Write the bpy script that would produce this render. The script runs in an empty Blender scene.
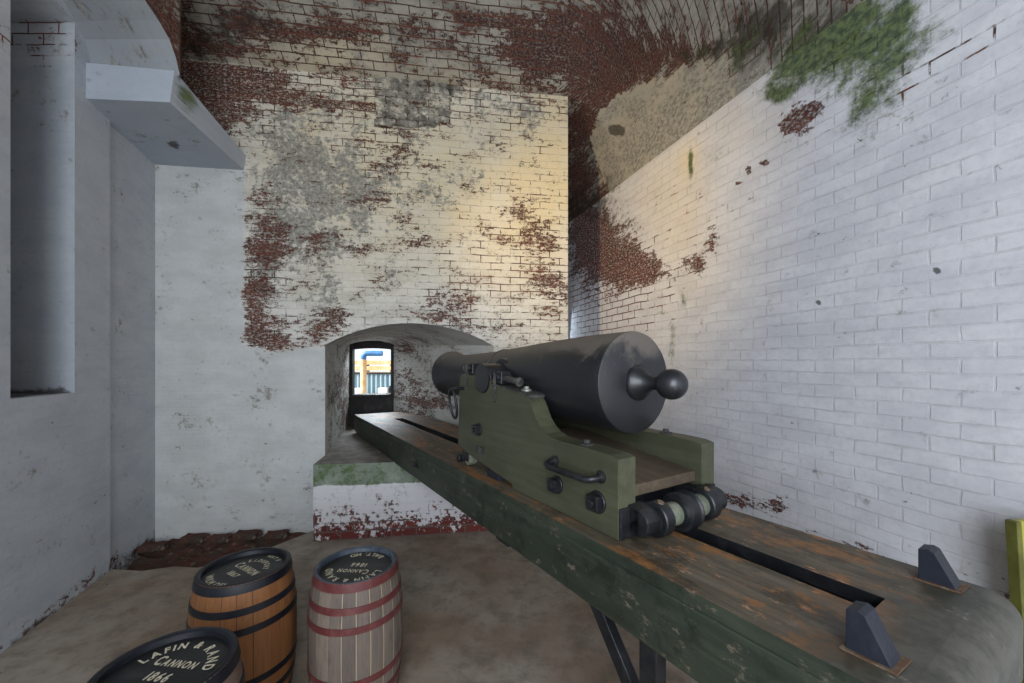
import bpy, bmesh, math, random
from mathutils import Vector, Matrix, noise
random.seed(7)
sc = bpy.context.scene
C = sc.collection
PI = math.pi
# ---------------------------------------------------------------- camera
CAMH = 1.65
cd = bpy.data.cameras.new('camera'); cam = bpy.data.objects.new('camera', cd); C.objects.link(cam)
cam.location = (0, 0, CAMH); cam.rotation_euler = (PI/2, 0, 0)
cd.sensor_width = 36; cd.lens = 36*400/1024; cd.shift_y = 22.5/1024; cd.clip_start = 0.02
sc.camera = cam
# ---------------------------------------------------------------- world, sun, daylight
w = bpy.data.worlds.new('overcast_sky'); sc.world = w; w.use_nodes = True
bg = w.node_tree.nodes['Background']; bg.inputs[0].default_value = (0.80, 0.90, 1.0, 1); bg.inputs[1].default_value = 1.3
def area(name, loc, target, sx, sy, power, col, spread=PI):
    l = bpy.data.lights.new(name, 'AREA'); l.shape = 'RECTANGLE'; l.size = sx; l.size_y = sy; l.energy = power; l.color = col; l.spread = spread
    o = bpy.data.objects.new(name, l); C.objects.link(o); o.location = loc
    o.rotation_euler = (Vector(target)-Vector(loc)).to_track_quat('-Z', 'Y').to_euler(); return o
area('rear_daylight', (0.1, -2.5, 2.3), (1.2, 3.0, 1.7), 2.4, 2.8, 190, (0.86, 0.92, 1.0))
area('window_daylight', (-2.6, 7.3, 2.45), (-1.3, 5.0, 1.2), 1.2, .5, 110, (0.82, 0.92, 1.0))
area('passage_daylight', (0.75, 5.75, 1.9), (1.0, 4.7, 1.7), 0.3, 1.0, 2.2, (0.7, 0.85, 1.0))
def spot(name, loc, target, power, size, blend, col, rad):
    l = bpy.data.lights.new(name, 'SPOT'); l.energy = power; l.spot_size = size; l.spot_blend = blend; l.color = col; l.shadow_soft_size = rad
    o = bpy.data.objects.new(name, l); C.objects.link(o); o.location = loc
    o.rotation_euler = (Vector(target)-Vector(loc)).to_track_quat('-Z', 'Y').to_euler(); return o
spot('warm_lamp', (-1.9, 1.9, 2.9), (0.95, 4.1, 2.9), 300, math.radians(60), 1.0, (1.0, 0.74, 0.40), 0.05)
sl = bpy.data.lights.new('outdoor_sun', 'SUN'); sl.energy = 12.0; sl.color = (1, .95, .88); sl.angle = .05
so = bpy.data.objects.new('outdoor_sun', sl); C.objects.link(so); so.rotation_euler = Vector((1.0, 0.35, -0.6)).to_track_quat('-Z', 'Y').to_euler()
vs = sc.view_settings; vs.view_transform = 'Standard'; vs.look = 'None'; vs.exposure = 0; vs.gamma = 1; vs.use_curve_mapping = False

# ---------------------------------------------------------------- node helpers
class NT:
    def __init__(s, name):
        s.m = bpy.data.materials.new(name); s.m.use_nodes = True; s.t = s.m.node_tree; s.n = s.t.nodes
        s.p = s.n['Principled BSDF']; s.out = s.n['Material Output']
    def link(s, a, b): s.t.links.new(a, b)
    def setv(s, sock, v):
        if isinstance(v, bpy.types.NodeSocket): s.link(v, sock)
        elif isinstance(v, (tuple, list)): sock.default_value = tuple(v) + ((1,) if len(v) == 3 and sock.type == 'RGBA' else ())
        else: sock.default_value = v
    def math(s, op, a, b=0.0, c=None, clamp=False):
        n = s.n.new('ShaderNodeMath'); n.operation = op; n.use_clamp = clamp
        s.setv(n.inputs[0], a); s.setv(n.inputs[1], b)
        if c is not None: s.setv(n.inputs[2], c)
        return n.outputs[0]
    def add(s, a, b): return s.math('ADD', a, b)
    def mul(s, a, b): return s.math('MULTIPLY', a, b)
    def step(s, v, lo, hi):
        n = s.n.new('ShaderNodeMapRange'); n.interpolation_type = 'SMOOTHSTEP'
        s.setv(n.inputs['Value'], v); n.inputs['From Min'].default_value = lo; n.inputs['From Max'].default_value = hi
        return n.outputs[0]
    def rng(s, v, lo, hi, a, b):
        n = s.n.new('ShaderNodeMapRange'); s.setv(n.inputs['Value'], v)
        for k, x in zip(('From Min', 'From Max', 'To Min', 'To Max'), (lo, hi, a, b)): n.inputs[k].default_value = x
        return n.outputs[0]
    def noise(s, vec, scale, detail=4, rough=.55, dist=0, col=False):
        n = s.n.new('ShaderNodeTexNoise'); s.setv(n.inputs['Vector'], vec); n.inputs['Scale'].default_value = scale
        n.inputs['Detail'].default_value = detail; n.inputs['Roughness'].default_value = rough; n.inputs['Distortion'].default_value = dist
        return n.outputs['Color' if col else 'Fac']
    def mapping(s, vec, scale=(1,1,1), loc=(0,0,0), rot=(0,0,0)):
        n = s.n.new('ShaderNodeMapping'); s.setv(n.inputs[0], vec); n.inputs['Scale'].default_value = scale
        n.inputs['Location'].default_value = loc; n.inputs['Rotation'].default_value = rot; return n.outputs[0]
    def mix(s, f, a, b, mode='MIX'):
        n = s.n.new('ShaderNodeMix'); n.data_type = 'RGBA'; n.blend_type = mode
        s.setv(n.inputs[0], f); s.setv(n.inputs[6], a); s.setv(n.inputs[7], b); return n.outputs[2]
    def attr(s, name):
        n = s.n.new('ShaderNodeAttribute'); n.attribute_name = name; return n.outputs['Fac']
    def uv(s): n = s.n.new('ShaderNodeTexCoord'); return n.outputs['UV']
    def obj(s): n = s.n.new('ShaderNodeTexCoord'); return n.outputs['Object']
    def bump(s, h, strength=.5, dist=.01):
        n = s.n.new('ShaderNodeBump'); s.setv(n.inputs['Height'], h); n.inputs['Strength'].default_value = strength; n.inputs['Distance'].default_value = dist
        s.link(n.outputs[0], s.p.inputs['Normal'])
    def fin(s, col, rough=.8, metal=0.0, spec=.3):
        s.setv(s.p.inputs['Base Color'], col); s.setv(s.p.inputs['Roughness'], rough); s.setv(s.p.inputs['Metallic'], metal)
        s.p.inputs['Specular IOR Level'].default_value = spec; return s.m

# whitewashed brickwork: paint over brick, flaking where the wall says so
def brick_mat(name, white=(.66,.66,.65), white2=(.52,.53,.54), peel0=0.0, joint0=0.0, brick=(.15,.036,.022), relief=1.0, cool=(.70,.76,.85), grime0=0.0, mdepth=1.0):
    t = NT(name); uv = t.uv()
    wob = t.noise(uv, 3.0, 3, .6, col=True)
    n = t.n.new('ShaderNodeVectorMath'); n.operation = 'MULTIPLY_ADD'; t.link(wob, n.inputs[0]); n.inputs[1].default_value = (.03, .03, 0); t.link(uv, n.inputs[2])
    vec = n.outputs[0]
    b = t.n.new('ShaderNodeTexBrick'); t.link(vec, b.inputs['Vector']); b.inputs['Scale'].default_value = 1
    b.inputs['Brick Width'].default_value = .22; b.inputs['Row Height'].default_value = .077
    b.inputs['Mortar Size'].default_value = .0055; b.inputs['Mortar Smooth'].default_value = .3; b.inputs['Bias'].default_value = 0
    b.inputs['Color1'].default_value = brick + (1,); b.inputs['Color2'].default_value = (brick[0]*.55, brick[1]*.6, brick[2]*.7, 1)
    b.inputs['Mortar'].default_value = (.09, .07, .055, 1)
    mort = b.outputs['Fac']; smooth = t.attr('smooth'); ns = t.math('SUBTRACT', 1.0, smooth, clamp=True)
    mort = t.mul(mort, ns)
    st = t.mapping(uv, (1, 2.0, 1))
    nb = t.noise(st, 2.6, 3, .6); nf = t.noise(st, 14, 9, .72); nfine = t.noise(uv, 60, 4, .7)
    b2 = t.n.new('ShaderNodeTexBrick'); t.link(vec, b2.inputs['Vector']); b2.inputs['Scale'].default_value = 1
    b2.inputs['Brick Width'].default_value = .22; b2.inputs['Row Height'].default_value = .077; b2.inputs['Mortar Size'].default_value = .0
    b2.inputs['Color1'].default_value = (0,0,0,1); b2.inputs['Color2'].default_value = (1,1,1,1); b2.inputs['Mortar'].default_value = (.5,.5,.5,1)
    per = t.math('SUBTRACT', b2.outputs['Color'], .5); per = t.mul(per, ns)
    cen = lambda v, k: t.mul(t.math('SUBTRACT', v, .5), k)
    field = t.add(t.add(t.add(cen(nb, .75), cen(nf, 1.15)), cen(nfine, .45)), .5)
    peel = t.math('SUBTRACT', t.add(t.attr('peel'), peel0), t.mul(smooth, .40))
    v = t.add(field, t.mul(peel, .31)); v = t.add(v, t.mul(mort, t.mul(peel, .07))); v = t.add(v, t.mul(per, t.add(t.mul(peel, .10), .03)))
    mask = t.step(v, .70, .72)
    mask = t.mul(mask, t.math('SUBTRACT', 1.0, t.mul(t.step(t.noise(t.mapping(uv, (1, 1.6, 1), (3, 1, 0)), 33, 8, .8), .50, .58), .72)))
    jn = t.noise(t.mapping(uv, (1, 1, 1), (5, 3, 0)), 5, 5, .65)
    jm = t.step(t.add(jn, t.mul(t.add(t.attr('joint'), joint0), .30)), .68, .78)
    jm = t.mul(jm, t.step(mort, .25, .6))
    base = t.mix(t.step(nb, .35, .65), white, white2)
    base = t.mix(t.mul(t.step(t.noise(uv, 30, 6, .7), .42, .72), .30), base, (white2[0]*.72, white2[1]*.72, white2[2]*.70))
    ye = t.attr('yellow'); base = t.mix(t.math('MULTIPLY', ye, t.rng(t.noise(uv, 2.5, 4, .6), .3, .7, .65, 1.1), clamp=True), base, (.72, .59, .36))
    base = t.mix(t.mul(mort, t.mul(t.step(t.noise(t.mapping(uv, (1,1,1), (2,9,0)), 4, 5, .7), .44, .66), .5*mdepth)), base, (.30,.27,.24))
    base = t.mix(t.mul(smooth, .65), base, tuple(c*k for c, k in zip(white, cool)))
    field2 = t.add(t.add(cen(t.noise(uv, 3.3, 4, .6), .8), cen(t.noise(uv, 17, 8, .72), 1.0)), .5)
    gr = t.add(field2, t.mul(t.add(t.attr('grime'), grime0), .30))
    gm = t.mul(t.step(gr, .60, .74), .85)
    gcol = t.mix(t.step(t.noise(uv, 28, 6, .75), .42, .58), (.15, .145, .125), (.36, .34, .29))
    base = t.mix(gm, base, gcol)
    red = t.mix(t.step(t.noise(uv, 38, 6, .75), .44, .66), b.outputs['Color'], (brick[0]*1.1, brick[1]*2.8, brick[2]*3.2))
    red = t.mix(t.mul(t.step(t.noise(uv, 11, 6, .7), .48, .66), .6), red, (.045, .022, .017))
    col = t.mix(mask, base, red); col = t.mix(jm, col, t.mix(t.step(nb, .4, .6), (.075, .04, .028), (.17, .06, .035)))
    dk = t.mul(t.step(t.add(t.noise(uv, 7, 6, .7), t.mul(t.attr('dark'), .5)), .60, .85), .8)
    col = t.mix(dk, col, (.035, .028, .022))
    gv = t.step(t.add(t.add(cen(t.noise(uv, 7, 9, .78), 1.3), .5), t.mul(t.attr('green'), .36)), .62, .95)
    col = t.mix(t.mul(gv, .93), col, t.mix(t.step(t.noise(uv, 26, 6, .7), .4, .6), (.026, .045, .010), (.11, .15, .038)))
    h = t.add(t.add(t.mul(mort, -.8*mdepth), t.mul(per, .35)), t.mul(mask, -.45)); h = t.add(h, t.mul(t.noise(uv, 12, 6, .65), .55)); h = t.add(h, t.mul(gm, -.2))
    t.bump(h, .55*relief, .010)
    return t.fin(col, .82, 0, .25)

M = {}
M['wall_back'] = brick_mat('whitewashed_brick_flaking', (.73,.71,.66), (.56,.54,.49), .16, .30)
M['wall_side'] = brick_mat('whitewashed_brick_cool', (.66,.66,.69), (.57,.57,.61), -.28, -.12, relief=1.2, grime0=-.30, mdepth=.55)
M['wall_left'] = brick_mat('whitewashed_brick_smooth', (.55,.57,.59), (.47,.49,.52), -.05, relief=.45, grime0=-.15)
M['vault'] = brick_mat('vault_brick', (.36,.33,.28), (.18,.165,.14), 0.34, .95, (.10,.026,.018))
M['plaster'] = brick_mat('grey_plaster', (.40,.40,.39), (.33,.33,.33), relief=.5)

def wood_mat(name, a, b, worn=None, wamt=0.0, scr=(.35,.40,.36), samt=.5, rough=.6, axis='y', endfade=False):
    t = NT(name); o = t.obj()
    sc_ = (14, 1.0, 14) if axis == 'y' else ((1.0, 14, 14) if axis == 'x' else (14, 14, 1))
    g = t.noise(t.mapping(o, sc_), 1.6, 6, .65, .6); g2 = t.noise(o, 2.2, 5, .65)
    col = t.mix(t.step(g, .35, .68), a, b); col = t.mix(t.mul(t.step(g2, .4, .7), .5), col, tuple(x*.55 for x in a))
    s = t.noise(t.mapping(o, tuple(x*2.2 for x in sc_), (3, 1, 2)), 2.0, 7, .75)
    col = t.mix(t.mul(t.step(s, .655, .70), samt), col, scr)
    if worn:
        wn = t.noise(t.mapping(o, tuple(max(1, x*.18) for x in sc_)), 3.2, 10, .78)
        col = t.mix(t.step(wn, .62-wamt, .70-wamt), col, worn)
        wn3 = t.noise(t.mapping(o, (1.6,1,1), (1, 8, 1)), 5, 9, .75); col = t.mix(t.mul(t.step(wn3, .50, .62), .7), col, tuple(x*.42 for x in a))
        wn2 = t.noise(t.mapping(o, (2,1,2), (7, 3, 1)), 7, 9, .8)
        col = t.mix(t.mul(t.step(wn2, .565, .64), .75), col, (worn[0]*2.0+.06, worn[1]*2.0+.05, worn[2]*2.2+.05))
    if endfade:
        sy = t.n.new('ShaderNodeSeparateXYZ'); t.link(o, sy.inputs[0])
        f = t.step(t.add(sy.outputs[1], t.mul(g2, .35)), -2.55, -2.30)
        grey = t.mix(t.step(t.noise(o, 7, 8, .75), .42, .62), (.040,.040,.030), (.085,.080,.062))
        grey = t.mix(t.mul(t.step(t.noise(t.mapping(o, (1.5,1,1), (3,3,3)), 9, 7, .75), .6, .68), .6), grey, (.30,.27,.22))
        col = t.mix(f, grey, col); rough = t.rng(f, 0, 1, .40, rough)
    t.bump(t.add(t.mul(g, .5), t.mul(s, .3)), .35, .004)
    return t.fin(col, rough, 0, .35)
M['green_beam'] = wood_mat('green_painted_beam', (.027,.035,.024), (.045,.056,.038), (.055,.045,.025), -.02, (.12,.155,.12), .55, .5)
M['green_cheek'] = wood_mat('olive_painted_cheek', (.062,.066,.039), (.086,.087,.052), None, 0, (.20,.20,.14), .35, .5)
M['platform_top'] = wood_mat('worn_platform_deck', (.075,.060,.040), (.155,.128,.092), (.25,.115,.040), .125, (.48,.44,.36), .6, .55, endfade=True)
M['old_board'] = wood_mat('old_brown_board', (.075,.056,.037), (.12,.09,.06), None, 0, (.2,.17,.13), .3, .7)
def plain(name, c, rough=.5, metal=0.0, c2=None, sc_=8, bump=.15, spec=.4):
    t = NT(name); o = t.obj(); c2 = c2 or tuple(x*1.7+.01 for x in c)
    col = t.mix(t.step(t.noise(o, sc_, 6, .65), .40, .75), c, c2)
    t.bump(t.noise(o, sc_*8, 4, .6), bump, .003)
    return t.fin(col, rough, metal, spec)
M['iron'] = plain('black_iron', (.008,.009,.011), .40, .0, (.026,.027,.030), 14, .25, .45)
M['iron_dusty'] = plain('dusty_iron', (.03,.03,.03), .6, 0, (.12,.11,.10), 25, .25)
M['iron_blue'] = plain('blue_black_iron', (.012,.015,.024), .5, 0, (.028,.034,.048), 10, .3)
M['pale_green'] = plain('pale_green_axle', (.12,.14,.10), .5, 0, (.24,.24,.18), 22, .2)
M['rust'] = plain('rust_stained_iron', (.10,.055,.03), .75, 0, (.20,.15,.11), 30, .3)
M['end_iron'] = plain('grey_worn_end', (.050,.046,.034), .36, 0, (.085,.080,.065), 5, .2, .6)
M['dark_frame'] = plain('dark_window_frame', (.02,.02,.02), .7, 0, (.06,.045,.04), 9)
M['steel_bolt'] = plain('steel_bolt', (.16,.16,.15), .45, .5, (.35,.34,.31), 30)
# gun tube: black paint with pale dust lying in blotches
t = NT('gun_tube_iron'); o = t.obj(); d1 = t.noise(o, 3.2, 8, .7, .5); sx = t.n.new('ShaderNodeSeparateXYZ'); t.link(o, sx.inputs[0])
d = t.step(t.add(t.mul(d1, 1.0), t.rng(sx.outputs[2], .26, .46, -.28, .17)), .44, .62)
col = t.mix(d, (.014,.015,.018), (.115,.098,.082)); col = t.mix(t.mul(t.step(t.noise(o, 45, 5, .75), .62, .72), .35), col, (.2,.2,.2))
t.bump(t.noise(o, 60, 4), .12, .002); M['gun'] = t.fin(col, t.add(t.mul(d, .3), .36), 0, .6)
# floor
t = NT('dusty_concrete_floor'); o = t.obj()
a = t.noise(o, .9, 6, .6); b_ = t.noise(o, 6, 9, .72); c_ = t.noise(t.mapping(o, (1,1,1), (4,4,0)), 24, 5, .75)
col = t.mix(t.step(a, .38, .62), (.23,.17,.12), (.34,.295,.245)); col = t.mix(t.mul(t.step(b_, .42, .68), .55), col, (.10,.076,.056))
col = t.mix(t.mul(t.step(c_, .66, .72), .6), col, (.26,.24,.2)); col = t.mix(t.step(t.noise(t.mapping(o, (1,2.2,1), (9,2,0)), 9, 5, .7), .685, .71), col, (.03,.022,.018))
t.bump(t.add(b_, t.mul(c_, .3)), .35, .01); M['floor'] = t.fin(col, .75, 0, .3)
# ground rubble, broken brick
t = NT('broken_brick'); o = t.obj()
col = t.mix(t.step(t.noise(o, 7, 6, .7), .4, .6), (.10,.042,.03), (.06,.045,.035)); col = t.mix(t.step(t.noise(o, 16, 6, .7), .56, .68), col, (.22,.17,.13))
t.bump(t.noise(o, 18, 7, .7), .6, .02); M['rubble'] = t.fin(col, .9, 0, .2)
# green/white sill
t = NT('mossy_sill_face'); o = t.obj(); sx = t.n.new('ShaderNodeSeparateXYZ'); t.link(o, sx.inputs[0]); z = sx.outputs[2]
nn = t.noise(o, 5, 8, .72); nf = t.noise(o, 22, 7, .72)
base = t.mix(t.step(nf, .42, .66), (.20,.23,.185), (.40,.44,.38)); grn = t.mix(nf, (.02,.05,.02), (.13,.20,.07))
base = t.mix(t.step(t.add(t.mul(nn, .5), t.mul(nf, .6)), .50, .66), base, grn)
top = t.step(t.add(z, t.mul(nn, .06)), .535, .545)
M['sill_top'] = None
white = t.mix(t.step(t.mul(t.add(nf, nn), .5), .50, .62), (.66,.65,.66), (.42,.40,.40))
b = t.n.new('ShaderNodeTexBrick'); t.link(t.mapping(o, (1,1,1), (0,0,0), (PI/2,0,0)), b.inputs['Vector']); b.inputs['Scale'].default_value = 1; b.inputs['Brick Width'].default_value = .23; b.inputs['Row Height'].default_value = .078; b.inputs['Mortar Size'].default_value = .007
b.inputs['Color1'].default_value = (.17,.04,.03,1); b.inputs['Color2'].default_value = (.12,.03,.025,1); b.inputs['Mortar'].default_value = (.12,.09,.08,1)
pe = t.add(t.add(t.mul(nf, .6), t.mul(nn, .4)), t.rng(z, 0, .5, .20, -.03)); pe = t.add(pe, t.mul(b.outputs['Fac'], .035))
white = t.mix(t.step(pe, .62, .65), white, b.outputs['Color'])
col = t.mix(top, white, base); t.bump(t.add(t.mul(b.outputs['Fac'], -.5), nf), .5, .012); M['sill'] = t.fin(col, .8, 0, .25)
M['sill_deck'] = plain('dirty_sill_top', (.10,.085,.068), .85, 0, (.22,.19,.155), 9, .4)

# ---------------------------------------------------------------- mesh helpers
def px(p):
    if p[1] < .15: return None
    return (512+400*p[0]/p[1], 364-400*(p[2]-CAMH)/p[1])
def blob(lst, q):
    if q is None: return 0.0
    s = 0.0
    for cx, cy, rx, ry, st in lst:
        e = ((q[0]-cx)/rx)**2+((q[1]-cy)/ry)**2
        if e < 6: s += st*math.exp(-e)
    return s
def link_mesh(name, verts, faces, mat, parent=None, uvs=None, attrs=None, smooth=False, label=None):
    me = bpy.data.meshes.new(name); me.from_pydata([tuple(v) for v in verts], [], faces)
    if isinstance(mat, (list, tuple)):
        for m_ in mat: me.materials.append(m_)
    else: me.materials.append(mat)
    if uvs:
        l = me.uv_layers.new(name='UVMap'); k = 0
        for poly in me.polygons:
            for li in poly.loop_indices: l.data[li].uv = uvs(me.vertices[me.loops[li].vertex_index].co, poly)
    if attrs:
        for an, fn in attrs.items():
            a_ = me.attributes.new(an, 'FLOAT', 'POINT')
            for i, v in enumerate(me.vertices): a_.data[i].value = fn(v.co)
    if smooth:
        for p_ in me.polygons: p_.use_smooth = True
    o = bpy.data.objects.new(name, me); C.objects.link(o)
    if parent: o.parent = parent
    if label: o['label'] = label
    return o
def struct(o): o['kind'] = 'structure'; return o
def bm_obj(name, bm, mat, parent=None, off=(0,0,0), smooth=None, bevel=0, label=None):
    bmesh.ops.recalc_face_normals(bm, faces=bm.faces[:])
    if any(off): bmesh.ops.translate(bm, verts=bm.verts[:], vec=Vector(off)*-1)
    me = bpy.data.meshes.new(name); bm.to_mesh(me); bm.free()
    if isinstance(mat, (list, tuple)):
        for m_ in mat: me.materials.append(m_)
    else: me.materials.append(mat)
    o = bpy.data.objects.new(name, me); C.objects.link(o)
    if parent: o.parent = parent
    if smooth is not None:
        for p_ in me.polygons: p_.use_smooth = True
        try: me.set_sharp_from_angle(angle=math.radians(smooth))
        except Exception: pass
    if bevel:
        mod = o.modifiers.new('edge', 'BEVEL'); mod.width = bevel; mod.segments = 2; mod.limit_method = 'ANGLE'; mod.angle_limit = math.radians(35)
    if label: o['label'] = label
    return o
def box(bm, x0, x1, y0, y1, z0, z1, mi=0):
    vs_ = [bm.verts.new((x, y, z)) for z in (z0, z1) for y in (y0, y1) for x in (x0, x1)]
    fs = []
    for f in ((0,1,3,2), (4,6,7,5), (0,4,5,1), (1,5,7,3), (3,7,6,2), (2,6,4,0)):
        fc = bm.faces.new([vs_[i] for i in f]); fc.material_index = mi; fs.append(fc)
    return vs_
def prism(bm, pts, axis, a, b):
    """pts 2D polygon extruded along axis from a to b (axis 0: pts=(y,z), 1: pts=(x,z), 2: pts=(x,y))"""
    def mk(p, c): return {0: (c, p[0], p[1]), 1: (p[0], c, p[1]), 2: (p[0], p[1], c)}[axis]
    A = [bm.verts.new(mk(p, a)) for p in pts]; B = [bm.verts.new(mk(p, b)) for p in pts]; n = len(pts)
    bm.faces.new(A[::-1]); bm.faces.new(B)
    for i in range(n): bm.faces.new((A[i], A[(i+1) % n], B[(i+1) % n], B[i]))
def ring_frame(d):
    d = Vector(d).normalized(); u = d.orthogonal().normalized(); return u, d.cross(u)
def lathe(bm, prof, p0, d, seg=32, cap=True):
    """prof = [(s, r)] along unit direction d from p0"""
    p0 = Vector(p0); d = Vector(d).normalized(); u, v = ring_frame(d); rings = []
    for s, r in prof:
        if r < 1e-5: rings.append([bm.verts.new(p0+d*s)])
        else: rings.append([bm.verts.new(p0+d*s+(u*math.cos(2*PI*k/seg)+v*math.sin(2*PI*k/seg))*r) for k in range(seg)])
    for a, b in zip(rings, rings[1:]):
        for k in range(seg):
            k2 = (k+1) % seg
            if len(a) == 1 and len(b) == 1: continue
            if len(a) == 1: bm.faces.new((a[0], b[k], b[k2]))
            elif len(b) == 1: bm.faces.new((a[k], a[k2], b[0]))
            else: bm.faces.new((a[k], a[k2], b[k2], b[k]))
    if cap:
        for r_ in (rings[0], rings[-1]):
            if len(r_) > 1: bm.faces.new(r_)
def cyl(bm, p0, p1, r, seg=20, r2=None, rd=0):
    p0, p1 = Vector(p0), Vector(p1); L = (p1-p0).length; r2 = r if r2 is None else r2
    if rd: lathe(bm, [(0, r-rd), (rd*.4, r-rd*.3), (rd, r), (L-rd, r2), (L-rd*.4, r2-rd*.3), (L, r2-rd)], p0, p1-p0, seg)
    else: lathe(bm, [(0, r), (L, r2)], p0, p1-p0, seg)
def tube(bm, pts, r, seg=10, closed=False):
    pts = [Vector(p) for p in pts]; n = len(pts); rings = []; prev = None
    for i, p in enumerate(pts):
        if closed: d = pts[(i+1) % n]-pts[i-1]
        else: d = pts[min(i+1, n-1)]-pts[max(i-1, 0)]
        d.normalize()
        u = d.orthogonal().normalized() if prev is None else (prev-d*prev.dot(d)).normalized()
        prev = u; v = d.cross(u)
        rings.append([bm.verts.new(p+(u*math.cos(2*PI*k/seg)+v*math.sin(2*PI*k/seg))*r) for k in range(seg)])
    for i in range(n if closed else n-1):
        a, b = rings[i], rings[(i+1) % n]
        for k in range(seg): bm.faces.new((a[k], a[(k+1) % seg], b[(k+1) % seg], b[k]))
    if not closed: bm.faces.new(rings[0]); bm.faces.new(rings[-1])
def empty(name, loc, rot=0, label=None, cat=None, group=None):
    o = bpy.data.objects.new(name, None); C.objects.link(o); o.location = loc; o.rotation_euler = (0, 0, rot); o.empty_display_size = .1
    if label: o['label'] = label
    if cat: o['category'] = cat
    if group: o['group'] = group
    return o
def tag(o, label, cat, group=None):
    o['label'] = label; o['category'] = cat
    if group: o['group'] = group
    return o

# ---------------------------------------------------------------- room geometry (metres; y = depth from the viewpoint, z up)
Z0, SL = 4.40, .14                     # embrasure wall: y = Z0 + SL*x
def yb(x, off=0): return Z0+off+SL*x
def xr(y): return 2.70-.325*y          # right wall
def xl(y): return -2.174-.325*y        # left wall
PIERX = .628; SPR = 3.0; RSP = 2.04    # heights above the eye: back springing, right wall springing
HXL, HXR, HS, HT = -1.93, -.20, .20, .435   # embrasure arch
def arch_h(x):
    c = (HXL+HXR)/2; hw = (HXR-HXL)/2; s = HT-HS; R = (hw*hw+s*s)/(2*s)
    return HS + math.sqrt(max(0, R*R-(x-c)**2))-(R-s)
# ----- stain and painted-light fields, in the frame of the photograph
PEEL_B = [(268,235,26,30,.9),(255,300,22,40,.8),(262,340,20,14,.9),(338,322,14,14,1.0),(300,335,30,16,.5),(552,285,18,22,.9),(548,240,30,18,.55),(440,300,26,14,.5),(510,215,35,25,.35),
          (360,250,22,12,.6),(318,245,16,14,.6),(390,135,40,14,.4),(380,205,20,20,.5),(415,245,18,16,.6),(440,320,14,10,.6),(320,85,140,34,.42),(230,80,60,40,.85),(200,30,60,40,.5),(205,95,25,18,.7),(225,130,14,20,.5),(540,70,60,30,.6),
          (470,325,40,20,.25),(405,160,30,10,.5),(400,100,28,24,.25),(300,500,20,40,.5),(520,330,60,20,.15)]
JOINT_B = [(300,60,150,60,.9),(520,90,80,40,.7),(530,260,60,90,.5),(450,290,90,50,.35),(380,150,60,60,.4),(260,280,30,80,.6)]
GRIME_B = [(285,170,42,45,.75),(350,190,50,34,.85),(262,270,26,40,.8),(305,240,34,26,.8),(335,290,34,30,.45),(525,112,40,14,.7),(410,95,42,34,.8),(440,180,40,20,.45),(300,120,60,30,.45),(400,50,50,40,.7),(390,240,20,30,.4),(480,90,50,20,.45),
           (480,300,30,12,.4),(200,215,14,30,.3),(470,330,20,16,.5),(230,400,30,30,.12),(260,490,50,40,.4),(300,440,18,60,.3)]
YEL_B = [(470,200,110,90,.75),(560,190,50,120,.6),(330,150,110,70,.55),(400,80,150,50,.35),(340,260,80,60,.25),(560,120,60,60,.3)]  # yellowed paint, with warm lamp glow painted in near the pier edge
GREEN_B = [(332,400,8,60,.35),(484,343,12,8,.5),(360,290,12,10,.15),(190,95,10,14,.3)]
DARK_B = [(447,90,8,12,.9),(395,60,40,26,.25),(250,30,80,30,.25),(410,20,60,20,.2)]
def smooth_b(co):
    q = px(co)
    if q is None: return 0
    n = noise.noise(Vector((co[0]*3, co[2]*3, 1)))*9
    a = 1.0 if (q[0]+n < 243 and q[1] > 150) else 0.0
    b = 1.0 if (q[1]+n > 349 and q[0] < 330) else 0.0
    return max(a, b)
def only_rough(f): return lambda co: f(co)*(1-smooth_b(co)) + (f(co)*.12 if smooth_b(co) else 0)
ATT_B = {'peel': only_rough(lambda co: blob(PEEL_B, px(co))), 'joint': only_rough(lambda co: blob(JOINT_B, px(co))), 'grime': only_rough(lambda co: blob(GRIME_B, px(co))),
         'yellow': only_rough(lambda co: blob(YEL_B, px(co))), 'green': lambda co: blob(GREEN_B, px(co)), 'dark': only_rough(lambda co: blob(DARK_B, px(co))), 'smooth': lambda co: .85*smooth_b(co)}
def frange(a, b, n): return [a+(b-a)*i/n for i in range(n+1)]

def wall_back():
    V = []; F = []
    def quadcol(x0, x1, zlo0, zlo1, zhi, rows):
        base = len(V)
        for j in range(rows+1):
            for x, zl in ((x0, zlo0), (x1, zlo1)):
                z_ = zl+(zhi-zl)*j/rows; V.append((x, yb(x), z_))
        for j in range(rows): F.append((base+2*j, base+2*j+1, base+2*j+3, base+2*j+2))
    top = CAMH+SPR
    xs = frange(-3.50, HXL, 44)
    for a, b in zip(xs, xs[1:]): quadcol(a, b, -.25, -.25, top, 120)
    xs = frange(HXL, HXR, 48)
    for a, b in zip(xs, xs[1:]): quadcol(a, b, CAMH+arch_h(a), CAMH+arch_h(b), top, 70)
    xs = frange(HXR, PIERX, 24)
    for a, b in zip(xs, xs[1:]): quadcol(a, b, -.25, -.25, top, 120)
    # pier return running back into the passage
    base = len(V)
    for i in range(9):
        for j in range(40): V.append((PIERX-.06*i/8, yb(PIERX)+1.7*i/8, -.25+(top+.3+.25)*j/39))
    for i in range(8):
        for j in range(39): a = base+i*40+j; F.append((a, a+40, a+41, a+1))
    def uvf(co, poly):
        if abs(poly.normal.x) > .7: return (co.y, co.z)
        return (co.x*1.01, co.z)
    o = link_mesh('wall_back', V, F, M['wall_back'], uvs=uvf, attrs=ATT_B); return struct(o)
wall_back()

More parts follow.
